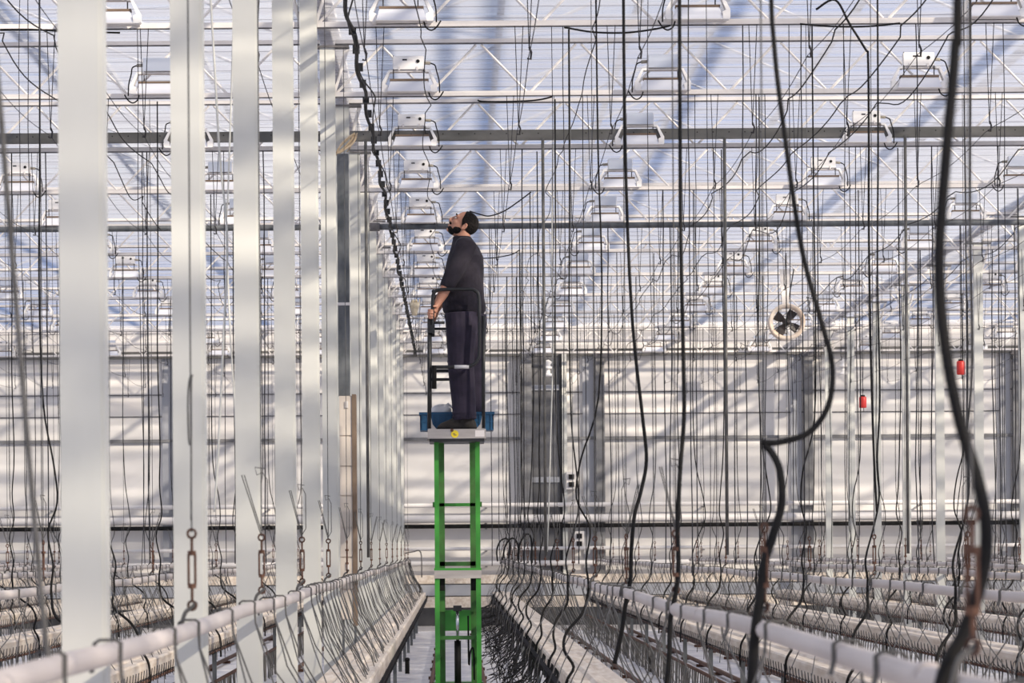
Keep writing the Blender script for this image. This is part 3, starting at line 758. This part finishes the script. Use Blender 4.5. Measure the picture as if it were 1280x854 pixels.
for s in (-1,1): 
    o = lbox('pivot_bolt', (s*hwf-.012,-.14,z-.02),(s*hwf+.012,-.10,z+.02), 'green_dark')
lbox('cross_plate', (-hwf+.08,.10,lz(789)),(hwf-.08,.12,lz(763)), 'green')
lbox('mast_collar', (-hwf-.004,-.175,zm-.032),(hwf+.004,-.158,zm+.032), 'alum_plate')
lbox('collar_flange', (-hwf-.004,-.175,zm+.032),(hwf+.004,-.12,zm+.05), 'green')
for s in (-1,1): lbox('collar_pad', (s*(hwf-.06)-.02,-.10,zm-.13),(s*(hwf-.06)+.02,-.06,zm+.02), 'black')
xcyl = lx(572,800)-XC
cy = MB().tube([(xcyl,-.05,.35),(xcyl,-.05,lz(801))], .027, 14).build('hydraulic_cylinder', M['black'], t, True)
MB().tube([(xcyl,-.05,lz(801)),(xcyl,-.05,lz(762))], .013, 12).build('piston_rod', M['chrome'], cy, True)
MB().box((xcyl-.033,-.085,lz(764)),(xcyl+.033,-.02,lz(757))).build('rod_clevis', M['black_metal'], cy)
MB().tube(spline([(xcyl+.085,-.07,.9),(xcyl+.088,-.07,lz(830)),(xcyl+.10,-.07,lz(815)),(xcyl+.125,-.07,lz(812)),(xcyl+.13,-.07,lz(850)),(xcyl+.13,-.07,.6)],5), .008, 6).build('hydraulic_hose', M['black'], t, True)
# chassis on the floor rails
lbox('chassis', (-.24,-.55,.14),(.24,.55,.30), 'green')
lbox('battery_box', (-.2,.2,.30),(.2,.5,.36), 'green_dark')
for s in (-1,1):
    for yv in (-.42,.42):
        MB().tube([(s*.27-.03-(XC-.035),yv,.135),(s*.27+.03-(XC-.035),yv,.135)], .055, 16).build('wheel', M['black'], t, True)
# platform
pl = MB().box((XL-XC,-.34,PT-.075),(XR-XC,.42,PT)).build('platform', M['alum_plate'], t)
MB().box((XL-XC+.012,-.335,PT-.10),(XR-XC-.012,.41,PT-.075)).build('platform_rim', M['black_metal'], pl)
MB().box((XR-XC-.085,-.3415,PT-.062),(XR-XC-.012,-.339,PT-.012)).build('rating_plate', M['chord'], pl)
cx = lx(568.5,545)-XC
st = MB().tube([(cx,-.344,PT-.04),(cx,-.340,PT-.04)], .030, 20).build('round_sticker', M['yellow'], pl)
for k_,(dx_,dz_,sx_) in enumerate(((-.006,.004,.018),(.002,-.006,.022))):
    MB().box((cx+dx_-sx_/2,-.3455,PT-.042+dz_-.003),(cx+dx_+sx_/2,-.3435,PT-.042+dz_+.003)).build('sticker_print', M['brown'], st)
MB().tube([(cx-.022,-.35,PT-.01),(cx-.022,-.338,PT-.01)], .013, 10).build('rubber_button', M['rust'], pl)
# guard rail: two side frames with hooped top, joined at the front
gr = obj('guard_rail', None, t)
def rail(P, r, name='rail', m='black_metal', yv=None, rounded=True):
    pts = [Vector((lx(x,y)-XC, yv, lz(y))) for x,y in P]
    return MB().tube(spline(pts,5) if rounded else pts, r, 8).build(name, M[m], gr, True)
for yv in (-.30,.34):
    rail([(537,537),(537,470),(537,400)], .016, 'post', yv=yv, rounded=False)
    rail([(604,537),(604,470),(604,398)], .014, 'post', yv=yv, rounded=False)
    rail([(541,418),(541,385),(542,371),(547,366),(558,365),(585,365),(594,367),(598,374),(599,400),(599,440),(597,452),(590,459),(578,461),(540,461)], .014, 'hoop', yv=yv)
rail([(541,408),(599,408)], .011, 'cross_rail', yv=.34, rounded=False)
rail([(539,472),(600,472)], .012, 'cross_rail', yv=.34, rounded=False)
rail([(537,406),(556,406)], .011, 'cross_rail', yv=-.30, rounded=False)
for yy_ in (408,472):
    MB().tube([(lx(537,yy_)-XC,-.30,lz(yy_)),(lx(537,yy_)-XC,.34,lz(yy_))], .013, 8).build('front_bar', M['black_metal'], gr, True)
MB().tube([(lx(542,366)-XC,-.30,lz(367)),(lx(542,366)-XC,.34,lz(367))], .014, 8).build('front_bar', M['black_metal'], gr, True)
MB().tube([(lx(568,461)-XC,-.302,lz(461)),(lx(586,461)-XC,-.302,lz(461))], .0150, 8).build('reflective_tape', M['stripe'], gr, True)
cb = MB().box((lx(537,400)-XC-.01,-.335,lz(419)),(lx(543,400)-XC+.004,-.295,lz(409))).build('control_box', M['black_metal'], gr)
MB().tube([(lx(543,460)-XC,-.32,lz(460)),(lx(543,488)-XC,-.32,lz(488))], .019, 8).build('tool_holder', M['black'], gr, True)
for s, xe in ((-1,536),(1,605)):
    MB().prism([(lx(xe,537)-XC,PT),(lx(xe-s*10,537)-XC,PT),(lx(xe-s*5,532)-XC,lz(532)),(lx(xe-s*3.2,524)-XC,lz(524)),(lx(xe-s*2.4,516)-XC,lz(516)),(lx(xe,516)-XC,lz(516))],'y',-.305,-.295).build('gusset', M['alum_plate'], gr)

# blue crate with a white sack on the platform, behind the worker
X0, X1 = lx(525,530), lx(617,530); z0, z1 = PT, lz(515); y0c, y1c = DL+.02, DL+.40
cr = thing('crate', 'blue plastic crate standing on the lift platform behind the worker', 'crate', ((X0+X1)/2,(y0c+y1c)/2,PT))
hx, hy, hz = (X1-X0)/2, .19, z1-z0
MB().box((-hx,-hy,0),(hx,hy,.012)).build('base', M['blue'], cr)
for s in (-1,1):
    MB().box((-hx,min(s*hy,s*(hy-.008)),.012),(hx,max(s*hy,s*(hy-.008)),hz-.02)).build('wall', M['blue'], cr)
    MB().box((min(s*hx,s*(hx-.008)),-hy,.012),(max(s*hx,s*(hx-.008)),hy,hz-.02)).build('wall', M['blue'], cr)
    MB().box((-hx-.006,min(s*hy,s*(hy+.01)),hz-.02),(hx+.006,max(s*hy,s*(hy+.01)),hz)).build('rim', M['blue'], cr)
    MB().box((min(s*hx,s*(hx+.008)),-hy,hz-.02),(max(s*hx,s*(hx+.008)),hy,hz)).build('rim', M['blue'], cr)
rb = MB().box((-.004,-hy-.008,.0),(.004,-hy,hz-.02)).mesh('rib', M['blue'])
for k_ in range(13): obj('rib', rb, cr, (-hx+.02+k_*(2*hx-.04)/12,0,0))
MB().box((-hx,-hy-.007,hz*.45),(hx,-hy,hz*.45+.008)).build('rib', M['blue'], cr)
b = MB().ell((0,0,0),(.115,.13,.075),18,12)
rnd = random.Random(3); b.v = [(x+rnd.uniform(-.008,.008), y+rnd.uniform(-.008,.008), z+rnd.uniform(-.012,.012)+(.02 if x > .03 and z > 0 else 0)) for x,y,z in b.v]
o = b.build('sack', M['sack'], None, True, (lx(552,520),DL+.20,PT+.012+.085+.035))
tag(o, 'crumpled white sack lying in the blue crate on the lift', 'sack')

# ------------------------------------------------------------------ worker
def remesh(mb, name, mt, vox, parent, it=4):
    me = mb.mesh(name, None); o = bpy.data.objects.new(name+'_tmp', me); C.objects.link(o)
    r = o.modifiers.new('r', 'REMESH'); r.mode = 'VOXEL'; r.voxel_size = vox
    s = o.modifiers.new('s', 'SMOOTH'); s.factor = .5; s.iterations = it
    dg = bpy.context.evaluated_depsgraph_get(); dg.update()
    m2 = bpy.data.meshes.new_from_object(o.evaluated_get(dg)); m2.name = name
    bpy.data.objects.remove(o); m2.materials.clear(); m2.materials.append(mt)
    m2.polygons.foreach_set('use_smooth', [True]*len(m2.polygons))
    return obj(name, m2, parent)
PX = lx(567,538)
per = thing('person', 'man in navy sweater and trousers on the lift, looking up, hands on rail', 'person', (PX,DL,PT))
def q(x, y, yv=0): return Vector((lx(x,y)-PX, yv, lz(y)-PT))
HC = q(579.5,281.5); 
MH = Matrix.Translation(HC) @ Matrix.Rotation(math.radians(35), 4, 'Y')
def head(bm):
    bm.ell((.012,0,.025),(.098,.075,.092),24,16,MH)          # skull
    bm.ell((-.028,0,-.03),(.066,.062,.088),20,14,MH)         # face
    bm.ell((-.040,0,-.083),(.047,.046,.034),16,10,MH)        # jaw
    bm.ell((-.078,0,-.098),(.019,.024,.018),12,8,MH)         # chin
    def T(P, r): bm.tube([MH@Vector(p) for p in P], r, 8)
    T([(-.088,0,.022),(-.099,0,.0),(-.112,0,-.022),(-.108,0,-.032),(-.088,0,-.036)], [.010,.011,.0145,.014,.012])   # nose
    for s in (-1,1):
        bm.ell((-.099,s*.012,-.030),(.010,.008,.008),8,6,MH)
        T([(-.083,s*.008,.030),(-.086,s*.03,.034),(-.072,s*.052,.028)], .010)                                         # brow
        bm.ell((-.066,s*.043,-.022),(.022,.018,.022),10,8,MH)                                                         # cheek
        T([(.010,s*.074,.012),(.026,s*.086,.010),(.030,s*.089,-.012),(.022,s*.086,-.032),(.008,s*.076,-.040),(.006,s*.078,-.01)], [.007,.008,.008,.008,.009,.009])   # ear
        bm.ell((.014,s*.076,-.015),(.014,.008,.024),10,8,MH)
    T([(-.084,-.024,-.062),(-.098,0,-.058),(-.084,.024,-.062)], [.006,.008,.006]); T([(-.082,-.022,-.072),(-.096,0,-.071),(-.082,.022,-.072)], [.006,.009,.006])
    T([(.035,0,-.04),(.035,0,-.10)], [.06,.058])
SH = 1.475
body = MB(); head(body)
nb_ = q(579,299)                                   # neck
body.tube([MH@Vector((.030,0,-.06)), Vector((nb_.x-.002,0,nb_.z+.03)), Vector((nb_.x+.010,0,nb_.z-.05)), Vector((.085,0,1.40))], [.060,.058,.064,.10], 16)
body.rings([(.09,0,.86,.11,.14),(.09,0,1.0,.105,.135),(.09,0,1.15,.115,.145),(.10,0,1.30,.118,.165),(.10,0,1.42,.10,.17),(.095,0,1.49,.06,.11)],20)
shl, elb, wri = q(582,311,-.195), q(559,360,-.215), q(543,386,-.275)
GR = Vector((lx(541,394)-PX, -.30, lz(394)-PT))    # where the hand closes on the hoop
def arm(s, bm):
    S_ = Vector((shl.x, s*.195, shl.z)); E = Vector((elb.x, s*.225, elb.z)); Wp = Vector((wri.x+.012, s*.275, wri.z))
    bm.tube([S_, S_.lerp(E,.5), E], [.058,.050,.042], 14)
    bm.tube([E+Vector((.01,0,.03)), E.lerp(Wp,.35), E.lerp(Wp,.75), Wp], [.043,.044,.033,.027], 14)
    yr = -.30 if s < 0 else .34
    G = Vector((GR.x, yr, GR.z)); 
    # palm lies on the near side of the rail, fingers wrap round it
    pc = G+Vector((.008,-s*.026,.012))
    bm.tube([Wp, Wp.lerp(pc,.5), pc+Vector((0,0,-.0))], [.027,.028,.030], 12)
    bm.ell(tuple(pc+Vector((-.004,0,-.010))),(.026,.016,.046),12,10)
    for k_ in range(4):
        zz = .030-k_*.021; ln = (1.0,1.08,1.02,.85)[k_]
        A = [(.012,-s*.030,zz),(-.014,-s*.031,zz-.003),(-.030*ln,-s*.014,zz-.006),(-.030*ln,s*.010,zz-.008),(-.014,s*.026*ln,zz-.010),(.006*ln,s*.025,zz-.010)]
        bm.tube(spline([G+Vector(p) for p in A],3), [.0100]*3+[.0095]*5+[.0088]*5+[.0078]*3, 8)
    A = [(.022,-s*.022,.030),(.028,-s*.004,.046),(.022,s*.016,.052),(.004,s*.026,.050)]
    bm.tube(spline([G+Vector(p) for p in A],3), [.0125]*4+[.011]*4+[.009]*2, 8)
for s in (-1,1): arm(s, body)
LEG = {-1: [q(578,392,-.095),q(576,455,-.105),q(581,524,-.11)], 1: [q(588,392,.095),q(588,455,.105),q(590,524,.11)]}
for s in (-1,1):
    a, k_, f = LEG[s]
    body.tube([a+Vector((0,-.02*s,-.01)), a.lerp(k_,.5), k_, k_.lerp(f,.35), f], [.08,.08,.062,.062,.042], 14)
    body.ell((f.x-.05,f.y,.045),(.11,.038,.032),12,8)
remesh(body, 'body', M['skin'], .0048, per, 3)
# sweater
sw = MB()
sw.rings([(.092,0,.930,.158,.194),(.092,0,.950,.170,.204),(.090,0,.985,.174,.206),(.086,0,1.06,.166,.190),(.088,0,1.16,.160,.188),(.095,0,1.28,.156,.205),(.105,0,1.38,.142,.21),(.100,0,1.455,.112,.185),(.085,0,1.515,.082,.115),(.075,0,1.545,.070,.078)],28)
for s in (-1,1):
    S_ = Vector((shl.x+.005, s*.190, shl.z)); E = Vector((elb.x+.004, s*.222, elb.z+.006)); Wp = Vector((wri.x, s*.27, wri.z))
    sw.tube([Vector((.095,s*.10,1.46)), S_+Vector((0,0,.01)), S_.lerp(E,.35), S_.lerp(E,.7), E, E.lerp(Wp,.16)], [.078,.086,.078,.070,.062,.054], 16)
    for f_, r_ in ((.55,.074),(.78,.070),(.95,.064)):
        c_ = S_.lerp(E,f_); sw.ell(tuple(c_),(r_,r_*.98,.016),14,6)
swo = remesh(sw, 'sweater', M['navy'], .0055, per, 5)
# trousers
tr = MB()
tr.rings([(.096,0,.78,.130,.165),(.094,0,.88,.156,.192),(.092,0,.95,.152,.190),(.090,0,1.03,.146,.175)],24)
for s in (-1,1):
    a, k_, f = LEG[s]
    tr.tube([a+Vector((-.01 if s < 0 else .0,0,.0)), a.lerp(k_,.35), a.lerp(k_,.75), k_, k_.lerp(f,.3), k_.lerp(f,.7), f+Vector((0,0,-.01))], [.132,.128,.112,.106,.104,.096,.094], 18)
    for f_, r_ in ((.80,.098),(.90,.101),(.97,.102)):
        c_ = k_.lerp(f,f_); tr.ell((c_.x-.004,c_.y,c_.z),(r_,r_*.97,.018),14,6)
    for f_, r_, ox in ((.86,.108,.006),(.97,.110,-.004)):
        c_ = a.lerp(k_,f_); tr.ell((c_.x+ox,c_.y,c_.z),(r_,r_*.97,.020),14,6)
remesh(tr, 'trousers', M['trouser'], .0055, per, 5)
MB().rings([(.090,0,.900,.157,.194),(.090,0,.928,.156,.192)],24).build('belt', M['black'], per, True)
# shoes
for s in (-1,1):
    f = LEG[s][2]; b = MB()
    b.rings([(f.x-.062,f.y,.012,.160,.052),(f.x-.062,f.y,.03,.158,.052),(f.x-.050,f.y,.055,.140,.048),(f.x-.02,f.y,.085,.095,.046),(f.x+.01,f.y,.12,.062,.044)],20)
    sh = remesh(b, 'shoe', M['shoe'], .006, per, 2)
    MB().rings([(f.x-.062,f.y,.001,.162,.054),(f.x-.062,f.y,.018,.162,.054)],20).build('sole', M['black'], sh, True)
# hair cap, beard, eyes
def clipped(ellips, planes, name):
    b = MB()
    for c_, r_ in ellips: b.ell(c_, r_, 40, 28)
    me = b.mesh(name, M['hair'], True); bmh = bmesh.new(); bmh.from_mesh(me)
    for co, no in planes:
        bmesh.ops.bisect_plane(bmh, geom=bmh.verts[:]+bmh.edges[:]+bmh.faces[:], plane_co=co, plane_no=no, clear_outer=True)
    bmh.transform(MH); bmh.to_mesh(me); bmh.free()
    return obj(name, me, per)
clipped([((.012,0,.025),(.1005,.0785,.0955))], [((-.060,0,.080),Vector((-.85,0,-.45)).normalized()),((-.028,0,.0),Vector((-.95,0,-.12)).normalized()),((.030,0,-.028),Vector((-.35,0,-1)).normalized())], 'hair')
clipped([((-.045,0,-.082),(.050,.048,.037)),((-.022,0,-.056),(.052,.0645,.052))], [((-.02,0,-.040),Vector((-.45,0,1)).normalized()),((.008,0,-.05),Vector((1,0,.1)).normalized())], 'beard')
o = MB().tube([MH@Vector(p) for p in ((-.088,-.034,-.052),(-.101,-.012,-.046),(-.103,0,-.044),(-.101,.012,-.046),(-.088,.034,-.052))], .0065, 6).build('moustache', M['hair'], per, True)
for s in (-1,1):
    e = MB().ell((-.0835,s*.031,.010),(.008,.013,.008),12,8,MH).build('eye', M['sclera'], per, True)
    MB().ell((-.0895,s*.031,.011),(.0035,.0055,.0055),10,8,MH).build('iris', M['eye'], e, True)
    MB().tube([MH@Vector(p) for p in ((-.094,s*.012,.034),(-.096,s*.03,.040),(-.082,s*.052,.034))], .0048, 5).build('eyebrow', M['hair'], per, True)
